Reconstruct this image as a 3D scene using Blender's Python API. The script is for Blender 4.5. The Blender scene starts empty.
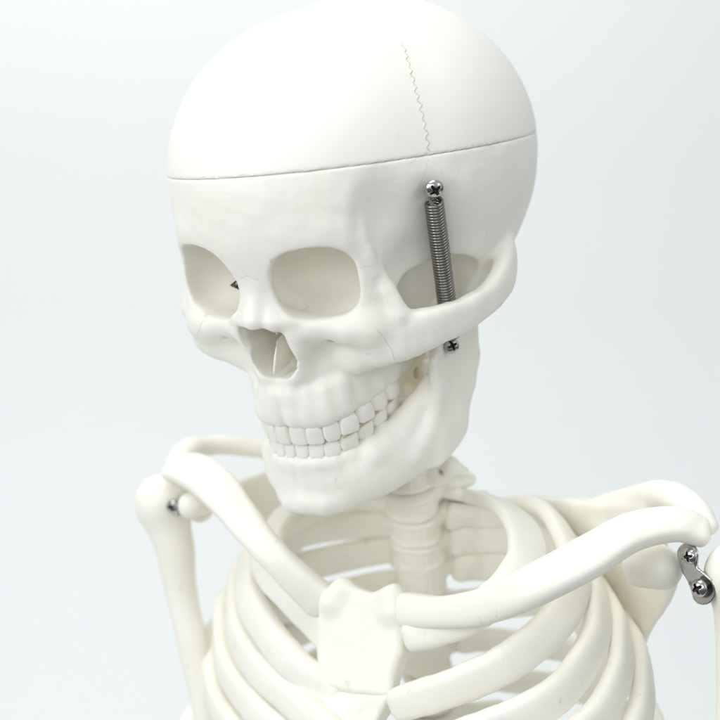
import bpy, math, random
import numpy as np
from mathutils import Vector
from mathutils.bvhtree import BVHTree

random.seed(7)
QUAL = 1.0            # grid refinement factor for the sculpted bones
CM = 0.01
scene = bpy.context.scene
COL = scene.collection

# ------------------------------------------------------------------ camera / frames (centimetres)
D = 100.0
F = 22.0596           # picture units per cm at the distance D
PITCH = math.radians(11.0)
CP, SP = math.cos(PITCH), math.sin(PITCH)
A = np.array([[1, 0, 0], [0, CP, SP], [0, -SP, CP]])          # camera frame -> world
CAMW = A @ np.array([0, -D, 0.0])
RH = A @ np.array([[0.8536606463615304, 0.49272285569867313, -0.16878296219037822],
                   [-0.519377266349062, 0.7811561558573163, -0.34647123310023253],
                   [-0.03886844547174059, 0.38343089030275673, 0.9227513187789251]])
TH = A @ np.array([0.47324395, 0, 4.5700937])                 # head frame -> world


def ray_world(px, py):
    return A @ np.array([(px - 360) / (F * D), 1.0, -(py - 360) / (F * D)])


YAW = math.radians(-28.0)
TR = np.array([[math.cos(YAW), -math.sin(YAW), 0], [math.sin(YAW), math.cos(YAW), 0], [0, 0, 1]])
J0 = CAMW + ray_world(362, 592) * (D - 3.5)                   # jugular notch of the chest


def tp(px, py, y):
    """point of the chest frame on the plane y (depth behind the breastbone)"""
    oo = TR.T @ (CAMW - J0)
    d = TR.T @ ray_world(px, py)
    t = (y - oo[1]) / d[1]
    return oo + t * d


def head_w(p):
    p = np.array(p, float)
    t = np.clip((-1.2 - p[..., 2]) / 2.2, 0, 1)               # the cast is a little narrower in its right jaw
    t = t * t * (3 - 2 * t)
    p[..., 0] = np.where(p[..., 0] < 0, p[..., 0] * (1 - .17 * t), p[..., 0])
    return p @ RH.T + TH


def chest_w(p):
    return np.asarray(p, float) @ TR.T + J0


def ident(p):
    return np.asarray(p, float)


# ------------------------------------------------------------------ materials
def mat_bone(name, base, deep, rough=0.42, bump=0.3, sss=0.12, scuff=0.5):
    m = bpy.data.materials.new(name)
    m.use_nodes = True
    nt = m.node_tree
    N, L = nt.nodes, nt.links
    b = N['Principled BSDF']
    tc = N.new('ShaderNodeTexCoord')
    n1 = N.new('ShaderNodeTexNoise')
    n1.inputs['Scale'].default_value = 28
    n1.inputs['Detail'].default_value = 5
    n2 = N.new('ShaderNodeTexNoise')
    n2.inputs['Scale'].default_value = 420
    n2.inputs['Detail'].default_value = 3
    L.new(tc.outputs['Object'], n1.inputs['Vector'])
    L.new(tc.outputs['Object'], n2.inputs['Vector'])
    cr = N.new('ShaderNodeValToRGB')
    cr.color_ramp.elements[0].position = 0.34
    cr.color_ramp.elements[0].color = (*deep, 1)
    cr.color_ramp.elements[1].position = 0.62
    cr.color_ramp.elements[1].color = (*base, 1)
    L.new(n1.outputs['Fac'], cr.inputs['Fac'])
    # sparse grey handling marks
    mp = N.new('ShaderNodeMapping')
    mp.inputs['Scale'].default_value = (1.0, 1.0, 0.35)
    mp.inputs['Rotation'].default_value = (0.4, 0.7, 0.2)
    L.new(tc.outputs['Object'], mp.inputs['Vector'])
    n3 = N.new('ShaderNodeTexNoise')
    n3.inputs['Scale'].default_value = 190
    n3.inputs['Detail'].default_value = 7
    n3.inputs['Roughness'].default_value = 0.62
    L.new(mp.outputs['Vector'], n3.inputs['Vector'])
    c3 = N.new('ShaderNodeValToRGB')
    c3.color_ramp.elements[0].position = 0.65
    c3.color_ramp.elements[0].color = (0, 0, 0, 1)
    c3.color_ramp.elements[1].position = 0.76
    c3.color_ramp.elements[1].color = (scuff, scuff, scuff, 1)
    L.new(n3.outputs['Fac'], c3.inputs['Fac'])
    mx = N.new('ShaderNodeMix')
    mx.data_type = 'RGBA'
    mx.inputs['B'].default_value = (0.42, 0.40, 0.35, 1)
    L.new(c3.outputs['Color'], mx.inputs['Factor'])
    L.new(cr.outputs['Color'], mx.inputs['A'])
    L.new(mx.outputs['Result'], b.inputs['Base Color'])
    rr = N.new('ShaderNodeMapRange')
    rr.inputs['To Min'].default_value = rough - 0.07
    rr.inputs['To Max'].default_value = rough + 0.1
    L.new(n1.outputs['Fac'], rr.inputs['Value'])
    L.new(rr.outputs['Result'], b.inputs['Roughness'])
    bp = N.new('ShaderNodeBump')
    bp.inputs['Strength'].default_value = bump
    bp.inputs['Distance'].default_value = 0.0010
    ad = N.new('ShaderNodeMath')
    ad.operation = 'MULTIPLY_ADD'
    ad.inputs[1].default_value = 0.22
    L.new(n2.outputs['Fac'], ad.inputs[0])
    n4 = N.new('ShaderNodeTexNoise')
    n4.inputs['Scale'].default_value = 105
    n4.inputs['Detail'].default_value = 4
    L.new(tc.outputs['Object'], n4.inputs['Vector'])
    L.new(n4.outputs['Fac'], ad.inputs[2])
    L.new(ad.outputs['Value'], bp.inputs['Height'])
    L.new(bp.outputs['Normal'], b.inputs['Normal'])
    b.inputs['Subsurface Weight'].default_value = sss
    b.inputs['Subsurface Radius'].default_value = (0.006, 0.0045, 0.003)
    b.inputs['Subsurface Scale'].default_value = 0.5
    b.inputs['Specular IOR Level'].default_value = 0.4
    return m


def mat_simple(name, col, rough=0.5, metal=0.0, noise=0.0):
    m = bpy.data.materials.new(name)
    m.use_nodes = True
    nt = m.node_tree
    N, L = nt.nodes, nt.links
    b = N['Principled BSDF']
    b.inputs['Base Color'].default_value = (*col, 1)
    b.inputs['Roughness'].default_value = rough
    b.inputs['Metallic'].default_value = metal
    if noise:
        tc = N.new('ShaderNodeTexCoord')
        n1 = N.new('ShaderNodeTexNoise')
        n1.inputs['Scale'].default_value = 300
        n1.inputs['Detail'].default_value = 4
        L.new(tc.outputs['Object'], n1.inputs['Vector'])
        mr = N.new('ShaderNodeMapRange')
        mr.inputs['To Min'].default_value = max(rough - noise, 0.02)
        mr.inputs['To Max'].default_value = rough + noise
        L.new(n1.outputs['Fac'], mr.inputs['Value'])
        L.new(mr.outputs['Result'], b.inputs['Roughness'])
    return m


M_SKULL = mat_bone('white_skull_plastic', (0.915, 0.89, 0.815), (0.90, 0.87, 0.785))
M_CAP = mat_bone('white_cap_plastic', (0.92, 0.90, 0.835), (0.91, 0.888, 0.82), bump=0.05, scuff=0.1)
M_TOOTH = mat_bone('tooth_plastic', (0.91, 0.885, 0.815), (0.89, 0.86, 0.78), rough=0.34, bump=0.1)
M_BODY = mat_bone('ivory_bone_plastic', (0.915, 0.888, 0.805), (0.90, 0.867, 0.77), rough=0.4, bump=0.15)
M_SUTURE = mat_simple('suture_line', (0.62, 0.58, 0.50), 0.8)  # tan wires drawn for the sutures, no groove is carved
M_SUTURE_PALE = mat_simple('pale_suture_line', (0.72, 0.68, 0.56), 0.8)
M_GUMLINE = mat_simple('brown_bite_line', (0.58, 0.45, 0.25), 0.7)  # brown of the line between upper and lower teeth
M_YELLOW = mat_simple('yellow_plastic', (0.86, 0.79, 0.60), 0.5)  # yellower tone for the pterygoid piece
M_STEEL = mat_simple('bright_steel', (0.50, 0.49, 0.48), 0.16, 1.0, 0.06)
M_SPRING = mat_simple('spring_steel', (0.30, 0.285, 0.27), 0.22, 1.0, 0.08)
M_DARK = mat_simple('dark_steel', (0.12, 0.11, 0.10), 0.3, 1.0, 0.1)
M_RECESS_SHADE = mat_simple('screw_recess_shade', (0.035, 0.034, 0.033), 0.45, 0.6)  # shade of the cross slot painted as near-black faces
M_HOLE = mat_simple('dark_recess', (0.10, 0.06, 0.03), 0.9)

# ------------------------------------------------------------------ scene graph helpers
BASE = chest_w((0.3, 4.0, -16.0))                             # foot point of the model


def new_obj(name, verts, faces, mat, parent, xf=ident, smooth=True):
    v = (xf(np.asarray(verts, float)) - BASE) * CM
    me = bpy.data.meshes.new(name)
    if isinstance(faces, np.ndarray):
        n, k = faces.shape
        me.vertices.add(len(v))
        me.vertices.foreach_set('co', v.astype(np.float32).ravel())
        me.loops.add(n * k)
        me.loops.foreach_set('vertex_index', faces.astype(np.int32).ravel())
        me.polygons.add(n)
        me.polygons.foreach_set('loop_start', np.arange(0, n * k, k, dtype=np.int32))
        me.polygons.foreach_set('loop_total', np.full(n, k, dtype=np.int32))
        me.update(calc_edges=True)
        me.validate()
    else:
        me.from_pydata([tuple(p) for p in v], [], faces)
        me.update()
    if smooth:
        me.polygons.foreach_set('use_smooth', np.ones(len(me.polygons), dtype=bool))
    me.materials.append(mat)
    ob = bpy.data.objects.new(name, me)
    COL.objects.link(ob)
    if parent is not None:
        ob.parent = parent
    return ob


def merge(parts):
    V, Fc, o = [], [], 0
    for v, f in parts:
        V.append(np.asarray(v, float))
        Fc += [tuple(i + o for i in q) for q in f]
        o += len(v)
    return np.concatenate(V), Fc


# ------------------------------------------------------------------ signed distance sculpting
def smin(a, b, k):
    if k <= 0:
        return np.minimum(a, b)
    h = np.maximum(k - np.abs(a - b), 0) / k
    return np.minimum(a, b) - h * h * k * 0.25


class Clay:
    def __init__(self, lo, hi, h):
        self.h = h / QUAL
        self.lo = np.array(lo, float)
        n = np.ceil((np.array(hi, float) - self.lo) / self.h).astype(int) + 1
        self.ax = [(self.lo[i] + self.h * np.arange(n[i])).astype(np.float32) for i in range(3)]
        self.v = np.full(n, 50.0, np.float32)

    def sl(self, lo, hi):
        s = []
        for i in range(3):
            a = int(np.searchsorted(self.ax[i], lo[i]))
            b = int(np.searchsorted(self.ax[i], hi[i]))
            s.append(slice(max(a, 0), max(b, a)))
        return tuple(s)

    def op(self, fn, lo, hi, k, mode, sym):
        pad = k + 0.3
        lo = np.array(lo, float) - pad
        hi = np.array(hi, float) + pad
        boxes = [(lo, hi, 1)]
        if sym:
            if lo[0] <= 0:
                hi2 = max(hi[0], -lo[0])
                lo[0], hi[0] = -hi2, hi2
                boxes = [(lo, hi, 0)]
            else:
                boxes.append((np.array([-hi[0], lo[1], lo[2]]), np.array([-lo[0], hi[1], hi[2]]), 0))
        for l, u, plain in boxes:
            s = self.sl(l, u)
            x = self.ax[0][s[0]][:, None, None]
            if sym:
                x = np.abs(x)
            y = self.ax[1][s[1]][None, :, None]
            z = self.ax[2][s[2]][None, None, :]
            if 0 in (x.size, y.size, z.size):
                continue
            d = fn(x, y, z)
            c = self.v[s]
            if mode == 'add':
                self.v[s] = smin(c, d, k)
            elif mode == 'sub':
                self.v[s] = -smin(-c, d, k)
            else:
                self.v[s] = -smin(-c, -d, k)

    def add(self, prim, k=0.3, sym=False):
        self.op(*prim, k, 'add', sym)

    def sub(self, prim, k=0.15, sym=False):
        self.op(*prim, k, 'sub', sym)

    def noise(self, amp, waves, seed):
        rng = np.random.default_rng(seed)
        idx = np.nonzero(np.abs(self.v) < 0.6)
        p = np.stack([self.ax[i][idx[i]] for i in range(3)], 1)
        t = np.zeros(len(p), np.float32)
        for wl, a, n in waves:
            for _ in range(n):
                d = rng.normal(size=3)
                d *= 2 * math.pi / (wl * rng.uniform(0.7, 1.4)) / np.linalg.norm(d)
                t += (a / math.sqrt(n)) * np.sin(p @ d.astype(np.float32) + rng.uniform(0, 6.28))
        self.v[idx] += amp * t

    def mesh(self):
        v = self.v
        s = v < 0
        c = [s[i:s.shape[0] - 1 + i, j:s.shape[1] - 1 + j, k:s.shape[2] - 1 + k]
             for i in (0, 1) for j in (0, 1) for k in (0, 1)]
        al = c[0].copy()
        an = c[0].copy()
        for q in c[1:]:
            al &= q
            an |= q
        act = an & ~al
        I = np.stack(np.nonzero(act), 1)
        idm = np.full(act.shape, -1, np.int32)
        idm[act] = np.arange(len(I))
        off = np.array([(i, j, k) for i in (0, 1) for j in (0, 1) for k in (0, 1)])
        cv = np.stack([v[I[:, 0] + o[0], I[:, 1] + o[1], I[:, 2] + o[2]] for o in off], 1)
        acc = np.zeros((len(I), 3), np.float32)
        cnt = np.zeros(len(I), np.float32)
        for a in range(8):
            for b in range(a + 1, 8):
                if np.abs(off[a] - off[b]).sum() != 1:
                    continue
                va, vb = cv[:, a], cv[:, b]
                m = (va < 0) != (vb < 0)
                t = np.where(m, va / np.where(m, va - vb, 1), 0)
                acc += np.where(m[:, None], off[a] + t[:, None] * (off[b] - off[a]), 0)
                cnt += m
        V = self.lo + (I + acc / cnt[:, None]) * self.h
        Q = []
        n = np.array(s.shape)
        for ax in range(3):
            b1, b2 = (ax + 1) % 3, (ax + 2) % 3
            sa = [slice(None)] * 3
            sb = [slice(None)] * 3
            sa[ax], sb[ax] = slice(0, n[ax] - 1), slice(1, n[ax])
            for q in (b1, b2):
                sa[q] = sb[q] = slice(1, n[q] - 1)
            A0, B0 = s[tuple(sa)], s[tuple(sb)]
            E = np.stack(np.nonzero(A0 != B0), 1)
            inside = A0[tuple(E.T)]
            E[:, b1] += 1
            E[:, b2] += 1
            quad = []
            for d1, d2 in ((0, 0), (-1, 0), (-1, -1), (0, -1)):
                g = E.copy()
                g[:, b1] += d1
                g[:, b2] += d2
                quad.append(idm[tuple(g.T)])
            quad = np.stack(quad, 1)
            quad[~inside] = quad[~inside][:, ::-1]
            Q.append(quad)
        return V, np.concatenate(Q)


def ell(c, r, p=2.0, R=None):
    """(super)ellipsoid; R: columns are its own axes"""
    c, r = np.array(c, np.float32), np.array(r, np.float32)
    ext = r if R is None else np.abs(np.array(R)) @ r

    def fn(x, y, z):
        x, y, z = x - c[0], y - c[1], z - c[2]
        if R is not None:
            x, y, z = (R[0][0] * x + R[1][0] * y + R[2][0] * z,
                       R[0][1] * x + R[1][1] * y + R[2][1] * z,
                       R[0][2] * x + R[1][2] * y + R[2][2] * z)
        if p == 2.0:
            k0 = np.sqrt((x / r[0]) ** 2 + (y / r[1]) ** 2 + (z / r[2]) ** 2)
            k1 = np.sqrt((x / r[0] ** 2) ** 2 + (y / r[1] ** 2) ** 2 + (z / r[2] ** 2) ** 2)
            return k0 * (k0 - 1) / np.maximum(k1, 1e-5)
        k0 = (np.abs(x / r[0]) ** p + np.abs(y / r[1]) ** p + np.abs(z / r[2]) ** p) ** (1 / p)
        return (k0 - 1) * min(r)
    return fn, c - ext, c + ext


def drum(c, rx, ry, hz, p=5.0):
    def fn(x, y, z):
        return ((((x - c[0]) / rx) ** 2 + ((y - c[1]) / ry) ** 2) ** (p / 2) + np.abs((z - c[2]) / hz) ** p) ** (1 / p) * min(rx, ry, hz) - min(rx, ry, hz)
    e = np.array([rx, ry, hz])
    return fn, np.array(c) - e, np.array(c) + e


def rotx(a):
    c, s = math.cos(a), math.sin(a)
    return [[1, 0, 0], [0, c, -s], [0, s, c]]


def rotz(a):
    c, s = math.cos(a), math.sin(a)
    return [[c, -s, 0], [s, c, 0], [0, 0, 1]]


def mul(a, b):
    return (np.array(a) @ np.array(b)).tolist()


def tube(pts, rad, sc=(1, 1, 1), sm=0, p=2.0):
    """chain of round cones; sc squeezes the section (distance measured in scaled space)"""
    P = np.array(pts, np.float32)
    rad = [rad] * len(P) if np.isscalar(rad) else list(rad)
    if sm:
        S_ = catmull(np.hstack([P, np.array(rad)[:, None]]), sm)
        P, rad = S_[:, :3].astype(np.float32), list(S_[:, 3])
    s = np.array(sc, np.float32)
    Ps = P * s

    def fn(x, y, z):
        x, y, z = x * s[0], y * s[1], z * s[2]
        out = None
        for i in range(len(Ps) - 1):
            a, b = Ps[i], Ps[i + 1]
            ab = b - a
            L = max(float(ab @ ab), 1e-6)
            t = np.clip(((x - a[0]) * ab[0] + (y - a[1]) * ab[1] + (z - a[2]) * ab[2]) / L, 0, 1)
            d = (x - a[0] - t * ab[0]) ** 2 + (y - a[1] - t * ab[1]) ** 2
            if p == 2.0:
                d = np.sqrt(d + (z - a[2] - t * ab[2]) ** 2)
            else:
                d = (d ** (p / 2) + np.abs(z - a[2] - t * ab[2]) ** p) ** (1 / p)
            d = d - (rad[i] + (rad[i + 1] - rad[i]) * t)
            out = d if out is None else (np.minimum(out, d) if sm else smin(out, d, 0.12))
        return out
    m = max(rad) / s
    return fn, P.min(0) - m, P.max(0) + m


def plate(poly, th, O, U, V, rnd=0.15):
    """polygon in the plane O+uU+vV thickened by th"""
    O, U, V = (np.array(q, np.float32) for q in (O, U, V))
    U = U / np.linalg.norm(U)
    V = V - U * (V @ U)
    V = V / np.linalg.norm(V)
    W = np.cross(U, V)
    pl = np.array(poly, np.float32)

    def fn(x, y, z):
        x, y, z = x - O[0], y - O[1], z - O[2]
        u = x * U[0] + y * U[1] + z * U[2]
        v = x * V[0] + y * V[1] + z * V[2]
        w = x * W[0] + y * W[1] + z * W[2]
        d = None
        sg = None
        n = len(pl)
        for i in range(n):
            a, b = pl[i], pl[(i + 1) % n]
            e = b - a
            wu, wv = u - a[0], v - a[1]
            t = np.clip((wu * e[0] + wv * e[1]) / float(e @ e), 0, 1)
            q = (wu - e[0] * t) ** 2 + (wv - e[1] * t) ** 2
            d = q if d is None else np.minimum(d, q)
            c = ((v >= a[1]) != (v >= b[1])) & ((u - a[0]) < (b[0] - a[0]) * (v - a[1]) / (b[1] - a[1] if b[1] != a[1] else 1e-6))
            sg = c if sg is None else sg ^ c
        d2 = np.where(sg, -np.sqrt(d), np.sqrt(d)) + rnd
        dz = np.abs(w) - th + rnd
        return np.minimum(np.maximum(d2, dz), 0) + np.sqrt(np.maximum(d2, 0) ** 2 + np.maximum(dz, 0) ** 2) - rnd
    cor = np.array([O + a * U + b * V + sg * th * W for a, b in pl for sg in (-1, 1)])
    return fn, cor.min(0), cor.max(0)


# ------------------------------------------------------------------ swept / lathed meshes
def catmull(P, n):
    P = np.asarray(P, float)
    Q = np.vstack([2 * P[0] - P[1], P, 2 * P[-1] - P[-2]])
    out = []
    for i in range(1, len(Q) - 2):
        for k in range(n):
            t = k / n
            out.append(0.5 * (2 * Q[i] + (Q[i + 1] - Q[i - 1]) * t + (2 * Q[i - 1] - 5 * Q[i] + 4 * Q[i + 1] - Q[i + 2]) * t * t
                              + (3 * Q[i] - Q[i - 1] - 3 * Q[i + 1] + Q[i + 2]) * t ** 3))
    out.append(Q[-2])
    return np.array(out)


def sweep(pts, wid, thk, nrm, n=12, seg=24, p=2.9, cap=5, wob=0.0, seed=0):
    """flattened tube through pts; wid/thk half sizes, nrm the direction of the flat face, per control point"""
    pts = np.asarray(pts, float)
    k = len(pts)
    wid = np.full(k, wid) if np.isscalar(wid) else np.asarray(wid, float)
    thk = np.full(k, thk) if np.isscalar(thk) else np.asarray(thk, float)
    nrm = np.tile(nrm, (k, 1)) if np.ndim(nrm) == 1 else np.asarray(nrm, float)
    S = catmull(np.hstack([pts, wid[:, None], thk[:, None], nrm]), n)
    C, w, t, N = S[:, :3], np.maximum(S[:, 3], .01), np.maximum(S[:, 4], .01), S[:, 5:]
    T = np.gradient(C, axis=0)
    T /= np.linalg.norm(T, axis=1)[:, None]
    N = N - (N * T).sum(1)[:, None] * T
    N /= np.linalg.norm(N, axis=1)[:, None]
    B = np.cross(T, N)
    rng = np.random.default_rng(seed)
    if wob:
        ph = rng.uniform(0, 6.28, 4)
        s_ = np.linspace(0, 7, len(C))
        w = w * (1 + wob * np.sin(s_ * 2.1 + ph[0]) + wob * .6 * np.sin(s_ * 5.3 + ph[1]))
        t = t * (1 + wob * np.sin(s_ * 2.7 + ph[2]))
    # rounded caps
    rows = []
    for e in range(cap):
        a = math.pi / 2 * (1 - e / cap)
        rows.append((C[0] - T[0] * math.sin(a) * t[0], B[0], N[0], w[0] * max(math.cos(a), .05) ** .6, t[0] * max(math.cos(a), .05)))
    for i in range(len(C)):
        rows.append((C[i], B[i], N[i], w[i], t[i]))
    for e in range(1, cap + 1):
        a = math.pi / 2 * (e / cap)
        rows.append((C[-1] + T[-1] * math.sin(a) * t[-1], B[-1], N[-1], w[-1] * max(math.cos(a), .05) ** .6, t[-1] * max(math.cos(a), .05)))
    V = []
    for c, b, nn, ww, tt in rows:
        for j in range(seg):
            a = 2 * math.pi * j / seg
            ca, sa = math.cos(a), math.sin(a)
            V.append(c + b * (ww * math.copysign(abs(ca) ** (2 / p), ca)) + nn * (tt * math.copysign(abs(sa) ** (2 / p), sa)))
    Fc = []
    for i in range(len(rows) - 1):
        for j in range(seg):
            j2 = (j + 1) % seg
            Fc.append((i * seg + j, i * seg + j2, (i + 1) * seg + j2, (i + 1) * seg + j))
    Fc.append(tuple(range(seg))[::-1])
    Fc.append(tuple((len(rows) - 1) * seg + j for j in range(seg)))
    return np.array(V), Fc


def wire(pts, r, seg=8):
    P = np.asarray(pts, float)
    T = np.gradient(P, axis=0)
    T /= np.linalg.norm(T, axis=1)[:, None]
    n = np.cross(T[0], [0.31, 0.52, 0.79])
    V = []
    rr = np.full(len(P), r) if np.isscalar(r) else r
    for i in range(len(P)):
        n = n - T[i] * (n @ T[i])
        n /= np.linalg.norm(n)
        b = np.cross(T[i], n)
        for j in range(seg):
            a = 2 * math.pi * j / seg
            V.append(P[i] + rr[i] * (math.cos(a) * n + math.sin(a) * b))
    Fc = [(i * seg + j, i * seg + (j + 1) % seg, (i + 1) * seg + (j + 1) % seg, (i + 1) * seg + j)
          for i in range(len(P) - 1) for j in range(seg)]
    Fc += [tuple(range(seg))[::-1], tuple((len(P) - 1) * seg + j for j in range(seg))]
    return np.array(V), Fc


def frame_from(n, up=(0, 0, 1)):
    n = np.asarray(n, float)
    n = n / np.linalg.norm(n)
    u = np.cross(up, n)
    if np.linalg.norm(u) < 1e-3:
        u = np.cross((0, 1, 0), n)
    u /= np.linalg.norm(u)
    return np.stack([u, np.cross(n, u), n], 1)                # columns


_screw = {}


def screw_mesh(r, spin=0.4):
    """pan head with a cross recess, washer and shank, axis +z"""
    if 'head' not in _screw:
        C = Clay((-1.15, -1.15, -0.35), (1.15, 1.15, 0.85), 0.035 * QUAL)
        C.add(ell((0, 0, -0.05), (1.0, 1.0, 0.68)), 0)
        C.op(lambda x, y, z: -z - 0.02 + 0 * x + 0 * y, (-2, -2, -2), (2, 2, 2), 0.08, 'cut', False)
        for a in (0, math.pi / 2):
            C.sub(ell((0, 0, 0.72), (0.66, 0.16, 0.5), 4.0, rotz(a)), 0.05)
        C.sub(ell((0, 0, 0.62), (0.3, 0.3, 0.5), 3.0, rotz(math.pi / 4)), 0.05)
        _screw['head'] = C.mesh()
    v, f = _screw['head']
    return (np.array(rotz(spin)) @ (v * r).T).T, f


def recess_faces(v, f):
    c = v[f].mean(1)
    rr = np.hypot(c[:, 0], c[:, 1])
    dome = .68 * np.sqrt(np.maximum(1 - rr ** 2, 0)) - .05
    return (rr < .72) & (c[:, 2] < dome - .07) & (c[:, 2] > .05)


# ================================================================== THE MODEL
root = bpy.data.objects.new('anatomical_skeleton', None)
COL.objects.link(root)
root.location = BASE * CM
root['label'] = 'white plastic anatomical skeleton with sprung jaw and removable skull cap'
root['category'] = 'skeleton model'

# ------------------------------------------------------------------ skull (head frame: x its left, y back, z up)
S = Clay((-8.6, -10.9, -5.8), (8.6, 10.6, 12.6), 0.09)
VAULT_R = rotx(0.072)
S.add(ell((0, 0.24, 4.25), (7.72, 9.57, 7.41), 2.0, VAULT_R), 0)
S.add(ell((0, -3.6, 5.5), (5.6, 5.4, 5.8), 2.2), 1.2)
S.add(ell((0, -2.6, 5.05), (5.9, 6.95, 6.8)), 0.9)                    # frontal bone
# temples hollowed behind the brow
S.sub(ell((9.3, -5.8, 0.9), (4.6, 3.6, 4.4)), 1.0, True)
S.sub(ell((9.3, -5.7, 3.6), (3.6, 2.5, 2.9)), 0.6, True)
# brow, temporal line, outer orbit pillar
S.add(tube([(0, -8.2, 4.0), (1.6, -8.3, 4.3), (3.0, -8.0, 4.2), (4.05, -7.35, 3.6)], [.85, .7, .6, .5]), 0.9, True)
S.add(tube([(4.15, -6.6, 6.1), (4.2, -7.0, 5.2), (4.2, -7.3, 4.0), (4.25, -7.45, 2.7), (4.3, -7.4, 1.2), (4.3, -7.25, 0.0)],
           [.26, .32, .40, .46, .52, .65], (1, 1, 1), 3), 0.3, True)
# mid face mass
S.add(ell((0, -4.4, 0.9), (4.6, 4.15, 3.6), 2.3), 0.6)
S.add(tube([(0.7, -8.2, 2.6), (1.2, -8.75, 0.6), (1.35, -8.55, -0.8), (1.0, -8.45, -2.0)], [.55, .5, .5, .5]), 0.5, True)
# maxilla and its tooth bearing arch
S.add(ell((0, -4.7, -2.4), (3.1, 4.0, 2.5), 2.4), 0.7)
S.add(ell((0, -4.6, -3.4), (3.0, 4.35, 1.35), 2.6), 0.4)
# cheek bones
S.add(ell((3.95, -6.9, -0.75), (1.05, .9, 1.4), 2.3), 1.0)
S.add(ell((-3.75, -6.9, -0.75), (1.0, .9, 1.35), 2.3), 1.0)
S.add(tube([(2.2, -8.25, 0.0), (3.3, -8.0, -0.15), (4.1, -7.45, -0.25)], [.58, .56, .56]), 0.9, True)
S.add(tube([(3.9, -6.9, -1.2), (3.0, -6.9, -1.6)], [.7, .8]), 0.5, True)
# nasal bones
S.add(tube([(0, -8.15, 3.1), (-.05, -8.75, 2.0), (-.15, -9.45, 0.75)], [.62, .54, .48]), 0.55)
S.add(tube([(0.5, -8.4, 2.0), (0.62, -9.15, 0.6)], [.42, .42]), 0.4, True)
# occipital base, mastoids
S.add(ell((4.3, 1.0, -1.9), (1.0, 1.3, 1.4)), 0.9, True)
S.add(tube([(5.7, 0.4, 0.4), (5.7, 1.6, 1.0)], [.9, .7]), 0.8, True)
S.add(tube([(2.3, -3.2, -0.5), (2.6, -3.0, -3.4)], [.7, .45], (1, .7, 1)), 0.5, True)
S.sub(ell((0, -2.0, -4.9), (2.2, 3.6, 2.2)), 0.5)
S.add(tube([(4.3, -7.2, 3.3), (4.6, -7.0, 2.4), (4.95, -6.9, 1.3), (5.25, -6.85, 0.2)], [.3, .34, .38, .5]), 0.25, True)
S.sub(ell((6.9, -7.7, 4.0), (2.3, 2.3, 3.6)), 0.5, True)
S.add(tube([(4.3, -6.55, 6.6), (4.33, -6.85, 5.8), (4.36, -7.1, 4.8), (4.45, -7.3, 3.9), (4.60, -7.3, 3.0), (4.72, -7.2, 2.2)], [.08, .14, .18, .22, .2, .12], (1, 1, 1), 3), 0.3, True)
# infratemporal hollow below the crest
S.sub(ell((5.3, -3.6, -1.4), (1.75, 2.5, 2.75), 3.4), 0.22, True)
# zygomatic arch
ARCH = np.array([(4.4, -7.0, -0.75), (5.2, -6.8, -0.82), (6.3, -5.6, -0.80), (6.9, -4.0, -0.80), (7.15, -2.4, -0.75), (7.15, -1.0, -0.38), (6.85, 0.15, 0.35), (6.2, 0.9, 1.15)])
for sd in (1, -1):
    S.add(tube(ARCH * np.array([1.0 if sd > 0 else -0.93, 1, 1]), [.78, .70, .53, .46, .46, .50, .55, .5], (1.1, 1.1, .66), 3, 3.4), 0.3)
# hollow under the cheek in front
S.sub(ell((2.6, -9.05, -1.9), (1.2, .7, 1.3)), 1.0, True)
# orbits
Ro = rotz(math.radians(13))
Ro = mul(Ro, rotx(math.radians(-6)))
S.sub(ell((2.5, -8.0, 2.15), (1.84, 2.9, 1.66), 2.6, Ro), 0.16, True)
S.sub(ell((-2.9, -8.1, 1.75), (1.6, 2.5, 1.3), 2.5), 0.2)
S.sub(tube([(0.85, -8.6, 2.2), (0.95, -8.2, 1.5), (1.15, -7.6, 1.0)], .34), 0.35, True)
# nose opening
S.sub(ell((0, -8.2, -1.2), (1.12, 3.4, .98), 2.3), 0.08)
S.sub(ell((-.38, -8.4, -0.3), (0.78, 3.2, 0.82), 2.4), 0.10)
S.sub(ell((-.35, -9.7, -.42), (.95, 1.0, .85), 5.0), .06)
# infraorbital openings
S.sub(tube([(2.75, -9.2, -0.75), (2.6, -7.6, -0.45)], .13), 0.12, True)


# --- the arcs the teeth stand on
def arc_pt(s, rx, ry, cy, p=2.55):
    """arc length s along the U of the jaw from the midline; returns x,y and outward normal"""
    th = np.linspace(0, math.pi / 2, 400)
    x = rx * np.sin(th) ** (2 / p)
    y = cy - ry * np.cos(th) ** (2 / p)
    L = np.concatenate([[0], np.cumsum(np.hypot(np.diff(x), np.diff(y)))])
    a = abs(s)
    xx, yy = np.interp(a, L, x), np.interp(a, L, y)
    x2, y2 = np.interp(a + .05, L, x), np.interp(a + .05, L, y)
    x1, y1 = np.interp(max(a - .05, 0), L, x), np.interp(max(a - .05, 0), L, y)
    t = np.array([x2 - x1, y2 - y1])
    t /= np.linalg.norm(t)
    n = np.array([t[1], -t[0]])
    sg = 1 if s >= 0 else -1
    return np.array([xx * sg, yy]), np.array([n[0] * sg, n[1]])


UP_W = [.88, .80, .83, 1.02, .98, 1.02, 1.16, 1.10]
LO_W = [.70, .76, .82, .96, .98, 1.08, 1.18, 1.15]
UP_ARC = (3.2, 4.6, -4.4)
LO_ARC = (3.12, 4.42, -4.4)


def occl(y):
    """height of the biting line"""
    return float(np.interp(y, [-9.0, -8.3, -7.4, -6.0, -4.0, -2.0], [-5.27, -5.22, -5.0, -4.7, -4.55, -4.3]))


def tooth_list(W):
    out = []
    s = 0
    for i, w in enumerate(W):
        out.append((i, s + w / 2, w))
        s += w
    return [(i, sg * a, w) for i, a, w in out for sg in (1, -1)]


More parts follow.
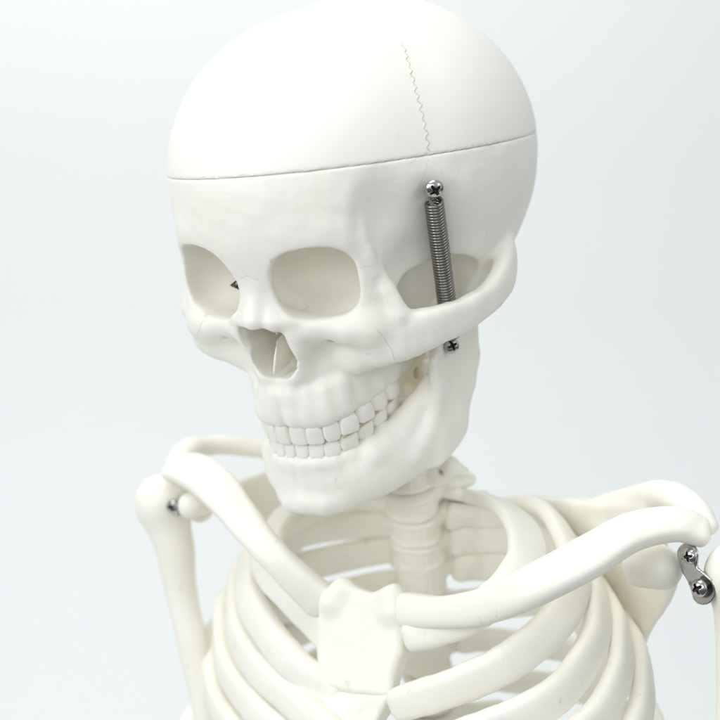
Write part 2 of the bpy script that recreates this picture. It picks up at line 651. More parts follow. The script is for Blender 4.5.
for i, s, w in tooth_list(UP_W):
    (x, y), n = arc_pt(s, *UP_ARC)
    if x > 0:
        zo = occl(y)
        S.add(tube([(x - n[0] * .38, y - n[1] * .38, zo + 1.15), (x - n[0] * .40, y - n[1] * .40, zo + 2.3)], [.35, .22]), 0.5, True)

S.add(ell((0, -4.5, -4.0), (2.75, 4.15, .95), 2.6), 0.2)
clean = S.v.copy()
S.noise(0.016, [(5.0, 1.2, 5), (2.0, .8, 6), (0.9, .35, 6)], 3)

# --- the saw cut
CUT_N = np.array([-0.047, 0.205, 1.0])
CUT_N = CUT_N / np.linalg.norm(CUT_N)
CUT_C = 5.08 * CUT_N[2]


def cut_fn(off, sg):
    return lambda x, y, z: sg * (x * np.float32(CUT_N[0]) + y * np.float32(CUT_N[1]) + z * np.float32(CUT_N[2]) - np.float32(CUT_C + off))


S.op(cut_fn(-0.003, 1), (-99, -99, -99), (99, 99, 99), 0.025, 'cut', False)
sv, sf = S.mesh()
skull = new_obj('skull', sv, sf, M_SKULL, root, head_w)
S.v = clean - 0.01
S.op(cut_fn(0.005, -1), (-99, -99, -99), (99, 99, 99), 0.025, 'cut', False)
cv_, cf_ = S.mesh()
cap = new_obj('skull_cap', cv_, cf_, M_CAP, skull, head_w)
del clean, S


def bvh(v, f):
    return BVHTree.FromPolygons([Vector(p) for p in v], [tuple(int(i) for i in q) for q in f])


BV_S, BV_C = bvh(sv, sf), bvh(cv_, cf_)


def snap(tree, pts, sink=0.0):
    out = []
    for p in pts:
        loc, nr, _, _ = tree.find_nearest(Vector(p))
        out.append(np.array(loc) - np.array(nr) * sink)
    return np.array(out)


def suture(tree, pts, amp, step, r, mat, parent, seed=1, sink=0.008, name='suture'):
    rng = np.random.default_rng(seed)
    P = catmull(np.array(pts, float), 40)
    L = np.concatenate([[0], np.cumsum(np.linalg.norm(np.diff(P, axis=0), axis=1))])
    n = max(int(L[-1] / step), 3)
    s = np.linspace(0, L[-1], n)
    Q = np.stack([np.interp(s, L, P[:, i]) for i in range(3)], 1)
    Q = snap(tree, Q)
    T = np.gradient(Q, axis=0)
    T /= np.linalg.norm(T, axis=1)[:, None]
    c = Q.mean(0)
    Nn = Q - np.array([0, 0, 4.0])
    side = np.cross(T, Nn)
    side /= np.linalg.norm(side, axis=1)[:, None]
    j = np.array([(1 if i % 2 else -1) * rng.uniform(.35, 1) for i in range(n)]) * amp
    Q = Q + side * j[:, None]
    # fine resample so that the line hugs the surface
    L = np.concatenate([[0], np.cumsum(np.linalg.norm(np.diff(Q, axis=0), axis=1))])
    s = np.arange(0, L[-1], 0.05)
    Q = np.stack([np.interp(s, L, Q[:, i]) for i in range(3)], 1)
    Q = snap(tree, Q, sink)
    rr = r * (0.75 + 0.45 * rng.random(len(Q)))
    rr[:3] *= .5
    rr[-3:] *= .5
    v, f = wire(Q, rr, 5)
    return new_obj(name, v, f, mat, parent, head_w)


# coronal suture on the cap, then fading down the temple
suture(BV_C, [(4.28, -1.44, 10.23), (5.4, -2.87, 8.88), (6.06, -3.65, 7.59), (6.41, -4.15, 6.35)], .13, .19, .036, M_SUTURE_PALE, cap, 2)
suture(BV_S, [(6.40, -4.2, 6.2), (6.3, -4.7, 5.6), (5.9, -5.4, 4.6)], .03, .3, .012, M_SUTURE_PALE, skull, 3)
suture(BV_S, [(-1.0, -8.7, 2.9), (0, -8.9, 2.85), (1.0, -8.7, 2.8)], .06, .12, .014, M_SUTURE, skull, 4)
suture(BV_S, [(4.0, -7.9, 2.75), (4.5, -7.8, 2.6), (5.0, -7.2, 2.55)], .03, .15, .012, M_SUTURE, skull, 5)
suture(BV_S, [(4.55, -7.7, 0.0), (5.0, -7.4, -1.0), (5.05, -7.0, -2.0)], .03, .25, .014, M_SUTURE, skull, 6)
suture(BV_S, [(-3.3, -8.4, 0.3), (-4.2, -8.0, -0.6), (-4.9, -7.4, -1.1)], .05, .25, .015, M_SUTURE, skull, 7)
suture(BV_S, [(0.55, -8.9, 2.6), (0.7, -9.1, 1.6), (1.0, -9.0, 0.6)], .02, .3, .010, M_SUTURE_PALE, skull, 8)

# nasal septum
C = Clay((-0.6, -9.4, -2.6), (0.6, -5.0, 1.2), 0.05)
C.add(plate([(-8.85, -2.0), (-5.4, -2.2), (-5.4, 0.9), (-8.2, 0.7), (-8.35, -0.6)], .06, (0.02, 0, 0), (0, 1, 0), (0.10, 0, 1), .05), 0)
C.noise(.10, [(1.8, 1, 4)], 21)
v, f = C.mesh()
new_obj('nasal_septum', v, f, M_BODY, skull, head_w)


# ------------------------------------------------------------------ teeth
def tooth_mesh(w, dep, h, kind, seed):
    """local: x width, y outwards, z from gum (0) to biting edge (-h)"""
    rng = np.random.default_rng(seed)
    V = []
    nu, nv = 20, 14
    for i in range(nv + 1):
        b = math.pi * i / nv - math.pi / 2
        for j in range(nu):
            a = 2 * math.pi * j / nu
            ex = .32
            gum = math.sin(b) > 0
            cb = abs(math.cos(b)) ** (.5 if gum else .2)
            sb = math.copysign(abs(math.sin(b)) ** (.8 if gum else .6), math.sin(b))
            ca = math.copysign(abs(math.cos(a)) ** ex, math.cos(a))
            sa = math.copysign(abs(math.sin(a)) ** .8, math.sin(a))
            x, y, z = ca * cb * w / 2, sa * cb * dep / 2, sb
            t = (1 - z) / 2                                   # 0 at gum, 1 at edge
            x *= .89 + .16 * t - .05 * t * t
            if kind == 'cut':
                y = y * (1.0 - .55 * t) - .12 * t * dep * -0.2
            elif kind == 'dog':
                x *= 1 - .25 * max(t - .7, 0) / .3
                y = y * (1 - .35 * t)
            z = -h * t
            if kind == 'mol' and t > .6:
                z += .07 * math.cos(x / w * 6.28) * math.cos(y / dep * 6.28) - .03
            V.append((x, y, z))
    Fc = [(i * nu + j, i * nu + (j + 1) % nu, (i + 1) * nu + (j + 1) % nu, (i + 1) * nu + j) for i in range(nv) for j in range(nu)]
    return np.array(V), Fc


def place_tooth(i, s, w, arc, upper, parent):
    (x, y), n = arc_pt(s, *arc)
    dep = (.62, .6, .72, .82, .85, 1.0, 1.0, 1.0)[i]
    kind = ('cut', 'cut', 'dog', 'pm', 'pm', 'mol', 'mol', 'mol')[i]
    h = ((1.0, .94, .98, .9, .84, .78, .74, .7) if upper else (.82, .84, .86, .84, .80, .76, .74, .72))[i]
    v, f = tooth_mesh(w * .99, dep, h, kind, i)
    if not upper:
        v[:, 2] *= -1
        f = [q[::-1] for q in f]
    t3 = np.array([-n[1], n[0], 0])
    n3 = np.array([n[0], n[1], 0])
    rr = np.random.default_rng(int(100 + i * 7 + (s > 0) * 31 + upper * 57))
    tilt = rr.normal() * .03
    c, s_ = math.cos(tilt), math.sin(tilt)
    v = np.stack([c * v[:, 0] - s_ * v[:, 2], v[:, 1], s_ * v[:, 0] + c * v[:, 2]], 1)
    zo = occl(y)
    base = np.array([x, y, zo]) - n3 * (dep / 2 + .03 + (0.0 if upper else 0.06))
    base[2] += (h - .0) if upper else (-h - .03)
    v = v[:, :1] * t3 + v[:, 1:2] * n3 + v[:, 2:] * np.array([0, 0, 1]) + base
    ob = new_obj('tooth', v, f, M_TOOTH, parent, head_w)
    return ob


for i, s, w in tooth_list(UP_W):
    place_tooth(i, s, w, UP_ARC, True, skull)
# thin brown line laid along the biting line
sl_ = np.linspace(2.6, 7.2, 120)
bl = []
for q in sl_:
    (x, y), n = arc_pt(q, *UP_ARC)
    bl.append((x - n[0] * .17, y - n[1] * .17, occl(y) - .015 + .015 * math.sin(q * 7.3)))
v, f = wire(np.array(bl), [.024 + .016 * min(max((q - 2.4) / 1.5, 0), 1) for q in sl_], 6)
new_obj('bite_line', v, f, M_GUMLINE, skull, head_w)

# ------------------------------------------------------------------ mandible
C = Clay((-6.4, -10.0, -9.6), (6.4, 1.2, 0.6), 0.085)
C.add(tube([(-1.4, -7.95, -7.35), (0, -8.15, -7.4), (1.4, -7.95, -7.38), (2.75, -7.0, -7.22), (3.65, -5.5, -7.0), (4.25, -3.9, -6.7), (4.6, -2.7, -6.3)],
           [.62, .62, .62, .6, .58, .56, .5], (1, 1, .52), 4), 0.3, True)
C.add(tube([(0, -8.55, -8.15), (0.9, -8.45, -8.2), (1.5, -8.1, -8.15)], [.48, .42, .3]), 0.6, True)
for i, s, w in tooth_list(LO_W):
    (x, y), n = arc_pt(s, *LO_ARC)
    if x > 0:
        zo = occl(y) - 1.05
        C.add(tube([(x - n[0] * .42, y - n[1] * .42, zo), (x - n[0] * .5, y - n[1] * .5, zo - 1.0)], [.36, .25]), 0.35, True)
ramus = [(-4.6, -7.75), (-3.3, -7.35), (-2.05, -6.65), (-0.9, -5.6), (-0.25, -4.3), (-0.1, -2.2), (0.2, -0.6), (-0.75, -0.5), (-1.3, -1.5),
         (-2.3, -1.6), (-2.9, -0.6), (-3.5, -0.9), (-3.8, -2.4), (-3.85, -3.9), (-3.95, -4.8), (-4.1, -5.6), (-4.6, -6.4)]
C.add(plate(ramus, .32, (5.1, 0, 0), (0.05, 1, 0), (0.05, 0, 1), .28), 0.8, True)
C.add(tube([(4.85, -4.05, -3.2), (4.8, -4.05, -4.4), (4.62, -4.25, -5.4), (4.3, -4.9, -6.4), (3.95, -5.6, -7.0)], [.2, .26, .3, .32, .3], (1, 1, 1), 3), 0.4, True)
C.add(tube([(3.5, -5.3, -5.9), (3.9, -4.3, -5.05), (4.25, -3.5, -4.3)], [.42, .45, .4]), 0.4, True)
C.add(tube([(2.9, -6.9, -6.3), (3.2, -5.4, -5.85), (3.5, -4.2, -5.4)], [.34, .38, .42], (1, 1, 1), 3), 0.6, True)
C.add(ell((0, -4.5, -6.2), (2.75, 4.0, .9), 2.6), 0.2)
C.sub(ell((0, -2.6, -6.2), (2.6, 4.4, 2.2), 2.6), 0.2)
C.add(ell((5.3, -0.3, -0.55), (1.0, .5, .45)), 0.4, True)
C.sub(ell((5.75, -2.2, -4.0), (.58, 1.3, 2.3)), 0.8, True)
C.noise(0.016, [(4.0, 1.2, 5), (1.6, .8, 6), (0.8, .35, 6)], 9)
mv, mf = C.mesh()
mandible = new_obj('mandible', mv, mf, M_SKULL, root, head_w)
BV_M = bvh(mv, mf)
for i, s, w in tooth_list(LO_W):
    place_tooth(i, s, w, LO_ARC, False, mandible)

# pterygoid piece seen between the jaws
C = Clay((2.4, -5.4, -5.6), (4.6, -1.2, -0.8), 0.06)
C.add(plate([(-4.9, -1.4), (-2.0, -1.4), (-1.9, -3.6), (-2.3, -4.9), (-3.1, -5.1), (-3.6, -4.5), (-4.7, -4.3)], .25, (3.4, 0, 0), (0.1, 1, 0), (0.05, 0, 1), .2), 0)
C.sub(tube([(4.2, -2.8, -4.35), (2.9, -2.7, -4.35)], .17, (1, 1, .6)), .05)
C.noise(.05, [(1.0, 1, 6)], 12)
v, f = C.mesh()
new_obj('pterygoid_process', v, f, M_YELLOW, skull, head_w)

# ------------------------------------------------------------------ jaw spring and its screws
SC_T = np.array([6.7, -4.6, 4.95])
SC_B = np.array([5.35, -2.75, -2.95])
loc, nr, _, _ = BV_S.find_nearest(Vector(SC_T))
SC_T, SN_T = np.array(loc), np.array(nr)
loc, nr, _, _ = BV_M.find_nearest(Vector(SC_B))
SC_B, SN_B = np.array(loc), np.array(nr)
if SN_B[0] < 0.3:
    SN_B = np.array([.9, -.3, .2])
a0 = SC_T + SN_T * .36 + np.array([-.16, 0, 0])
b0 = SC_B + SN_B * .36 + np.array([-.2, 0, 0])
ax = (b0 - a0)
Ls = np.linalg.norm(ax)
ax /= Ls
Fm = frame_from(ax, (1, 0, 0))
u_, v_ = Fm[:, 0], Fm[:, 1]
RC, WR = .35, .064
start, end = .62, Ls - .55
turns = int((end - start) / .142)
tt = np.linspace(0, turns * 2 * math.pi, turns * 22)
hel = [a0 + ax * (start + (end - start) * t / tt[-1]) + RC * (math.cos(t) * u_ + math.sin(t) * v_) for t in tt]


def hook(c, sgn):
    out = []
    for t in np.linspace(-0.6, 4.2, 26):
        out.append(c + RC * .85 * (math.cos(t) * ax * sgn + math.sin(t) * u_) * 1.0)
    return out


pts = hook(a0 + ax * .18, 1)[::-1]
h2 = hook(b0 - ax * .18, -1)
path = catmull(np.array([pts[-1], (np.array(pts[-1]) + hel[0]) / 2 + ax * .05, hel[0]]), 6)
path2 = catmull(np.array([hel[-1], (np.array(h2[0]) + hel[-1]) / 2 - ax * .05, h2[0]]), 6)
spring_pts = np.array(pts[:-1] + list(path[:-1]) + hel + list(path2[1:-1]) + h2)
v, f = wire(spring_pts, WR, 8)
new_obj('jaw_spring', v, f, M_SPRING, root, head_w)


def post(p, n, L, r):
    return wire([np.asarray(p) - np.asarray(n) * .3, np.asarray(p), np.asarray(p) + np.asarray(n) * L], r, 14)


def screw_with_post(p, n, r, parent, xf, spin, L=.32, mat=None):
    n = np.asarray(n) / np.linalg.norm(n)
    hv, hf = screw_mesh(r, spin)
    hv = hv @ frame_from(n).T + np.asarray(p) + n * L
    pv, pf = post(p, n, L + .02, r * .42)
    v, f = merge([(hv, [tuple(int(q) for q in t) for t in hf]), (pv, pf)])
    ob = new_obj('screw', v, f, mat or M_STEEL, parent, xf)
    ob.data.materials.append(M_RECESS_SHADE)
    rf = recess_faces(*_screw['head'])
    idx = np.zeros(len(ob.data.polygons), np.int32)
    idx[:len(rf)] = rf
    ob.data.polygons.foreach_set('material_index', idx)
    return ob


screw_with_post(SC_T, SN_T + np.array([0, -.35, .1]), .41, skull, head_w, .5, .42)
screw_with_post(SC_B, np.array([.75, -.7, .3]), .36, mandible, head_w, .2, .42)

# tip of the opposite screw poking into the far orbit
tip0, tip1 = np.array([-1.0, -7.75, 1.80]), np.array([-2.6, -7.3, 1.46])
pp = np.array([tip0 + (tip1 - tip0) * t for t in np.linspace(0, 1, 60)])
rr = np.array([(.25 if t < .55 else .25 * (1 - (t - .55) / .5)) * (1 + .16 * math.sin(t * 44)) for t in np.linspace(0, 1, 60)])
v, f = wire(pp, rr, 12)
new_obj('screw_tip', v, f, M_DARK, skull, head_w)

# ================================================================== NECK AND CHEST (chest frame)
HO = (TH + RH @ np.array([0, 0.8, -3.4]) - J0) @ TR            # under the skull base
SPINE = np.array([(-8, *HO), (-4.5, *(HO * .5 + tp(408, 487, 5.5) * .5 + np.array([0, -.5, 0]))), (-1, *tp(407, 476, 5.5)), (0, *tp(411, 500, 6.0)), (1, *tp(414, 524, 6.6)),
                  (2, *tp(418, 548, 7.3)), (3, *tp(422, 572, 7.9)), (7, *(tp(422, 572, 7.9) + np.array([0.1, .8, -8.0])))])


def spine_at(i):
    """i = 0 first thoracic body, positive downwards, negative up the neck"""
    K = SPINE
    return np.array([np.interp(i, K[:, 0], K[:, c]) for c in (1, 2, 3)])


def sm_spine(i):
    return (spine_at(i - .7) + spine_at(i) * 2 + spine_at(i + .7)) / 4


for i in range(-7, 8):
    c = sm_spine(i)
    up = sm_spine(i - .5) - sm_spine(i + .5)
    h = np.linalg.norm(up)
    up = up / h
    lat = np.array([1.0, 0, 0])
    fwd = np.cross(up, lat)
    fwd /= np.linalg.norm(fwd)                                # pointing backwards (+y)
    lat = np.cross(fwd, up)
    neck = i < 0
    rw, rd = (1.05, .8) if neck else (1.22 - .02 * i, .95 + .03 * i)
    nm = 'cervical_vertebra' if neck else 'thoracic_vertebra'
    C = Clay((-4.2, -1.8, -2.2), (4.2, 4.6, 2.2), 0.085)
    C.add(drum((0, 0, 0), rw * .98, rd * .98, h * .485, 6.0), 0)
    for zz in (-.37, .37):
        C.add(drum((0, 0, zz * h), rw * 1.01, rd * 1.01, h * .09, 4.0), .15)
    C.add(tube([(.8, .7, .1), (1.2, 1.3, .15), (.9, 2.0, 0), (0, 2.4, -.1)], [.4, .42, .38, .35]), .3, True)
    if neck:
        C.add(tube([(0.9, .2, -.05), (1.5, .3, -.1), (1.75, .4, -.15)], [.36, .32, .3]), .2, True)
        C.add(tube([(0, 2.4, -.1), (0, 3.4, -.45)], [.3, .3]), .2)
        if i == -1:
            C.add(tube([(1.3, .4, .2), (2.0, .5, .35), (2.6, .7, .05)], [.42, .5, .25]), .25, True)
        if i == -1:
            C.sub(tube([(1.75, -.4, .2), (1.75, 1.0, .35)], .13), .08, True)
    else:
        C.add(tube([(1.2, 1.3, .1), (1.7, 2.0, .0), (1.9, 2.3, -.1)] if i == 0 else [(1.2, 1.3, .1), (2.0, 2.2, .1), (2.4, 2.6, .1)], [.4, .34, .34]), .25, True)
        C.add(tube([(0, 2.4, -.1), (0, 3.6, -1.3)], [.32, .25]), .2)
    for g in range(9):                                        # faint flutes of the moulded body
        aa = math.pi * (g + .5) / 9
        C.sub(tube([(rw * 1.0 * math.cos(aa), -rd * 1.0 * math.sin(aa), -.25 * h), (rw * 1.0 * math.cos(aa), -rd * 1.0 * math.sin(aa), .25 * h)], .045), .06)
    C.noise(.015, [(1.5, 1, 5)], 40 + i)
    v, f = C.mesh()
    Rm = np.stack([lat, fwd, up], 1)
    v = v @ Rm.T + c
    vb = new_obj(nm, v, f, M_BODY, root, chest_w)
    # disc below
    C = Clay((-1.5, -1.3, -.4), (1.5, 1.3, .4), 0.07)
    C.add(drum((0, 0, 0), rw * .92, rd * .92, .14, 3.0), 0)
    v, f = C.mesh()
    v = v @ Rm.T + sm_spine(i + .5)
    new_obj('intervertebral_disc', v, f, M_BODY, vb, chest_w)

# ------------------------------------------------------------------ sternum
Ust = np.array([1.0, 0, 0])
Vst = np.array([0, .27, 1.0])
Vst /= np.linalg.norm(Vst)


def st_uv(px, py):
    """picture outline read back onto the plane of the breastbone"""
    oo = TR.T @ (CAMW - J0)
    d = TR.T @ ray_world(px, py)
    W = np.cross(Ust, Vst)
    t = -(oo @ W) / (d @ W)
    p = oo + t * d
    return (p @ Ust, p @ Vst)


man = [st_uv(*q) for q in [(342, 581), (358, 589), (372, 594), (385, 591), (396, 587), (401, 605), (403, 630), (404, 655), (396, 676), (391, 700), (358, 698), (326, 691),
                           (319, 670), (317, 648), (319, 622), (327, 596)]]
C = Clay((-3.2, -3.2, -6.0), (4.0, 1.6, 1.8), 0.08)
C.add(plate(man, .55, (0, 0.25, 0), Ust, Vst, .3), 0)
C.add(tube([(-1.4, -.15, -0.6), (-1.0, 0.05, .05)], [.5, .4]), .5)
C.add(tube([(1.6, -.1, -0.6), (1.5, 0.0, 0.0)], [.5, .35]), .5)
C.noise(.025, [(3.2, 1.2, 5)], 77)
v, f = C.mesh()
sternum = new_obj('sternum', v, f, M_BODY, root, chest_w)
C = Clay((-2.6, -6.5, -16.5), (3.0, -0.2, -3.6), 0.09)
z0 = st_uv(358, 700)[1]
C.add(plate([st_uv(326, 686), st_uv(345, 692), st_uv(393, 696)] + [(1.5, z0 - 1.3), (1.9, z0 - 4), (2.0, z0 - 7.5), (.8, z0 - 9.5), (-.5, z0 - 9.5), (-1.6, z0 - 7.5), (-1.5, z0 - 4), (-1.05, z0 - 1.5)],
            .54, (0, .26, 0), Ust, Vst, .22), 0)
C.noise(.04, [(2.2, 1.2, 5), (1.0, .5, 6)], 78)
v, f = C.mesh()
new_obj('sternum_body', v, f, M_BODY, sternum, chest_w)

# ------------------------------------------------------------------ ribs
def outward(p, up):
    o = np.array([p[0] - 0.3, (p[1] - 3.5) * 1.0, 0.0])
    o /= max(np.linalg.norm(o), .2)
    return o * math.cos(up) + np.array([0, 0, 1.0]) * math.sin(up)


def rib(pts, wid, thk, ups, nc, seed, label=None):
    """bony part plus the paler cartilage over the last nc control points"""
    pts = np.array(pts, float)
    k = len(pts)
    wid = np.interp(np.linspace(0, 1, k), np.linspace(0, 1, len(wid)), wid)
    thk = np.interp(np.linspace(0, 1, k), np.linspace(0, 1, len(thk)), thk)
    ups = np.radians(np.interp(np.linspace(0, 1, k), np.linspace(0, 1, len(ups)), ups))
    nr = np.array([outward(p, u) for p, u in zip(pts, ups)])
    nn = 10
    dense = catmull(np.hstack([pts, wid[:, None], thk[:, None], nr]), nn)
    cutp = (k - 1 - nc) * nn
    a = dense[:cutp + 1]
    b = dense[cutp:]
    v, f = sweep(a[:, :3], a[:, 3], a[:, 4], a[:, 5:], n=2, wob=.025, seed=seed, cap=2)
    r = new_obj('rib', v, f, M_BODY, root, chest_w)
    if nc:
        b = b.copy()
        b[0, :3] += (b[1, :3] - b[0, :3]) * .25
        v, f = sweep(b[:, :3], b[:, 3] * 1.03, b[:, 4] * 1.03, b[:, 5:], n=2, wob=.02, seed=seed + 50, cap=3)
        new_obj('costal_cartilage', v, f, M_BODY, r, chest_w)
    return r


RIBS = []
def both(i, L, R, wid, thk, ups, nc):
    RIBS.append((i, L, R))
    rib(L, wid, thk, ups, nc, 10 + i)
    rib(R, wid, thk, ups, nc, 30 + i)


def mir(P, dx=0.0):
    return [(-(p[0] - .3) + .3 + dx, p[1], p[2]) for p in P]


def back(i, sg):
    c = sm_spine(i)
    return [c + np.array([sg * 1.5, .9, .35]), c + np.array([sg * 2.9, 1.9, .4])]


# first ribs: flat, broad, lying almost level
L1 = back(0, 1)[:1] + [tp(466, 496, 7.9), tp(497, 504, 6.8), tp(519, 522, 5.2), tp(527, 547, 3.4), tp(521, 570, 1.8), tp(497, 598, .5), tp(452, 624, -.2), tp(413, 636, -.4)]
R1 = back(0, -1)[:1] + [(-3.2, 7.6, 3.4), tp(305, 500, 6.4), tp(281, 520, 4.6), tp(267, 545, 2.8), tp(270, 568, 1.4), tp(291, 596, 0.3), tp(328, 638, .2)]
both(0, L1, R1, [.7, .9, .92, .9, .8, .68], [.32, .34, .34, .38, .45], [65, 68, 64, 58, 40, 20], 2)
L2 = back(1, 1) + [tp(542, 512, 7.6), tp(567, 545, 5.8), tp(575, 585, 3.4), tp(556, 622, 1.0), tp(511, 660, -.8), tp(460, 685, -1.4), tp(400, 704, -1.4)]
R2 = back(1, -1) + [(-5.6, 7.6, 1.6), tp(258, 545, 4.6), tp(248, 575, 3.0), tp(250, 600, 1.6), tp(268, 632, .2), tp(296, 666, -.8), tp(336, 696, -1.0)]
both(1, L2, R2, [.75, .8, .8, .82, .82, .75], [.38, .42, .45, .5, .5], [20, 40, 40, 30, 18, 12], 2)
L3 = back(2, 1) + [tp(560, 540, 8.4), tp(592, 580, 6.0), tp(598, 615, 3.8), tp(590, 650, 2.0), tp(558, 694, -.4), tp(505, 722, -1.9), tp(440, 745, -2.4), tp(395, 752, -2.3)]
R3 = back(2, -1) + [(-7.4, 7.8, -.2), tp(243, 572, 5.2), tp(235, 605, 3.4), tp(238, 634, 1.8), tp(256, 665, .4), tp(300, 706, -1.4), tp(333, 735, -2.2)]
both(2, L3, R3, [.75, .82, .82, .80, .82, .74], [.38, .42, .45, .48, .48], [10, 20, 22, 18, 12, 8], 2)
L4 = back(3, 1) + [tp(575, 570, 9.0), tp(612, 610, 6.4), tp(621, 645, 4.2), tp(617, 680, 2.4), tp(592, 722, .2), tp(540, 760, -2.0), tp(450, 790, -3.0), tp(400, 795, -2.9)]
R4 = back(3, -1) + [(-8.6, 8.0, -2.4), tp(230, 600, 5.4), tp(222, 635, 3.6), tp(227, 668, 1.8), tp(250, 702, .2), tp(292, 742, -1.6), tp(335, 775, -2.8)]
both(3, L4, R4, [.75, .82, .82, .80, .82, .74], [.38, .42, .45, .48, .48], [8, 14, 15, 12, 10, 5], 2)
L5 = back(4, 1) + [tp(590, 600, 9.4), tp(632, 640, 6.8), tp(643, 680, 4.4), tp(637, 722, 2.4), tp(605, 770, 0), tp(540, 810, -2.4), tp(410, 835, -3.6)]
R5 = back(4, -1) + [(-9.4, 8.2, -4.6), tp(219, 630, 5.6), tp(212, 668, 3.6), tp(218, 704, 1.8), tp(245, 742, 0), tp(290, 785, -2.0), tp(338, 815, -3.4)]
both(4, L5, R5, [.75, .82, .82, .80, .82, .74], [.38, .42, .45, .48, .48], [5, 10, 10, 10, 5, 5], 2)


def lower(i, sg, w, zl, zf, yl, end):
    """a regular rib i: half width w, side height zl, front low point zf"""
    c = sm_spine(i)
    P = back(i, sg)
    P += [(0.3 + sg * w * .62, c[1] + 2.0, c[2] + .2), (0.3 + sg * w * .93, c[1] - .6, (c[2] + zl) / 2), (0.3 + sg * w, yl, zl),
          (0.3 + sg * w * .90, 0.6, (zl + zf) / 2 - .5), (0.3 + sg * w * .62, -2.0, zf), (0.3 + sg * 1.7, end[0], end[1])]
    return P


for i, w, zl, zf, yl, end in [(5, 11.6, -9.2, -13.2, 4.0, (-3.6, -12.2)), (6, 11.9, -12.0, -15.5, 4.0, (-4.0, -13.4))]:
    both(i, lower(i, 1, w, zl, zf, yl, end), lower(i, -1, w, zl, zf, yl, end), [.5, .65, .72, .78, .8, .72], [.38, .42, .45, .48, .48], [10, 15, 10, 5, 5, 5], 2)

# ------------------------------------------------------------------ clavicles
def clav(pts, wid, thk, nrm, seed):
    v, f = sweep(np.array(pts), np.array(wid), np.array(thk), np.array(nrm, float), n=14, seg=32, p=2.9, cap=6, wob=.02, seed=seed)
    return new_obj('clavicle', v, f, M_BODY, root, chest_w)


FR, UPV = (0, -1, .25), (0, -.35, 1)
clav([tp(408, 610, .1), tp(445, 612, -.6), tp(492, 604, -1.2), tp(545, 580, -1.2), tp(590, 556, -.3), tp(632, 532, 1.2), tp(675, 524, 2.4), tp(700, 531, 3.0)],
     [.78, .72, .78, .9, 1.0, .92, .85, .75], [.7, .65, .6, .58, .55, .5, .5, .45],
     [FR, FR, FR, (0, -.9, .5), (0, -.7, .8), (0, -.6, .9), (0, -.6, .9), (0, -.6, .9)], 1)
clav([tp(319, 599, .1), tp(297, 579, -.3), tp(275, 557, -.5), tp(256, 536, -.2), tp(237, 512, .5), tp(214, 485, 1.7), tp(191, 470, 2.6), tp(174, 468, 3.1)],
     [.8, .74, .7, .74, .85, .98, .92, .75], [.68, .62, .58, .55, .5, .46, .45, .4],
     [FR, FR, (0, -.9, .4), (0, -.8, .6), (0, -.7, .8), (0, -.6, .9), (0, -.6, .9), (0, -.6, .9)], 2)

# ------------------------------------------------------------------ scapulae
def plane_poly(px, a, b, c):
    """outline px read back onto the plane through the chest points a, b, c"""
    U = (b - a) / np.linalg.norm(b - a)
    V = (c - a) - U * ((c - a) @ U)
    V /= np.linalg.norm(V)
    W = np.cross(U, V)
    oo = TR.T @ (CAMW - J0) - a
    out = []
    for q in px:
        d = TR.T @ ray_world(*q)
        p = oo - d * (oo @ W) / (d @ W)
        out.append((p @ U, p @ V))
    return a, U, V, out


def scapula(ridge, blade, cora, glen, bbox):
    C = Clay(bbox[0], bbox[1], 0.1)
    O, U, V, poly, th = blade
    C.add(plate(poly, th, O, U, V, th * .9), 0)
    C.add(tube(ridge[0], ridge[1], ridge[2], 4), .5)
    C.add(tube(cora[0], cora[1]), .4)
    C.add(ell(*glen), .5)
    C.noise(.03, [(2.5, 1.2, 5), (1.2, .5, 6)], 5)
    v, f = C.mesh()
    return new_obj('scapula', v, f, M_BODY, root, chest_w)


# left (right side of the picture)
aL = [tp(531, 500, 10.0), tp(565, 507, 9.3), tp(597, 506, 8.4), tp(627, 500, 7.2), tp(652, 494, 6.0), tp(674, 496, 5.0), tp(692, 507, 4.2), tp(707, 527, 3.5)]
BL = plane_poly([(672, 570), (677, 588), (662, 616), (642, 648), (622, 690), (602, 712), (580, 640), (552, 565), (529, 497), (560, 498), (600, 503), (645, 505), (662, 530)],
                tp(672, 580, 5.8), tp(530, 500, 10.0), tp(640, 655, 8.0))
scapula((aL, [.30, .40, .52, .60, .66, .68, .64, .5], (1, 1, 1.15)), (*BL, .2),
        ([tp(640, 552, 4.4), tp(648, 562, 3.4), tp(660, 568, 2.8)], [.75, .85, .78]), (tp(654, 567, 3.5), (1.2, .95, .82), 3.2),
        ((3.0, -1.0, -9.5), (16.5, 12.0, 7.5)))
# right (left side of the picture)
aR = [tp(177, 463, 3.3), tp(186, 452, 4.2), tp(203, 446, 5.4), tp(228, 445, 6.6), tp(258, 449, 7.6), tp(290, 458, 8.6), tp(320, 472, 9.2)]
BR = plane_poly([(210, 500), (226, 488), (243, 478), (285, 464), (318, 470), (303, 540), (284, 640), (266, 650), (254, 590), (246, 540), (226, 520)],
                tp(212, 500, 5.8), tp(310, 470, 9.6), tp(262, 650, 8.4))
scapula((aR, [.52, .6, .58, .54, .5, .4, .3], (1, 1, 1.1)), (*BR, .2),
        ([tp(212, 500, 4.4), tp(200, 502, 3.2), tp(192, 505, 2.4)], [.55, .6, .62]), (tp(200, 503, 5.0), (.7, .9, .95)),
        ((-15.0, -1.0, -10.5), (-2.0, 12.0, 7.5)))

# ------------------------------------------------------------------ upper arms
def humerus(head, tub, shaft, srad, bbox):
    C = Clay(bbox[0], bbox[1], 0.1)
    C.add(ell(*head), 0)
    C.add(ell(*tub), .5)
    C.add(tube(shaft, srad, (1, 1, 1), 4), .7)
    C.noise(.015, [(3.5, 1.2, 5)], 6)
    v, f = C.mesh()
    return new_obj('humerus', v, f, M_BODY, root, chest_w)


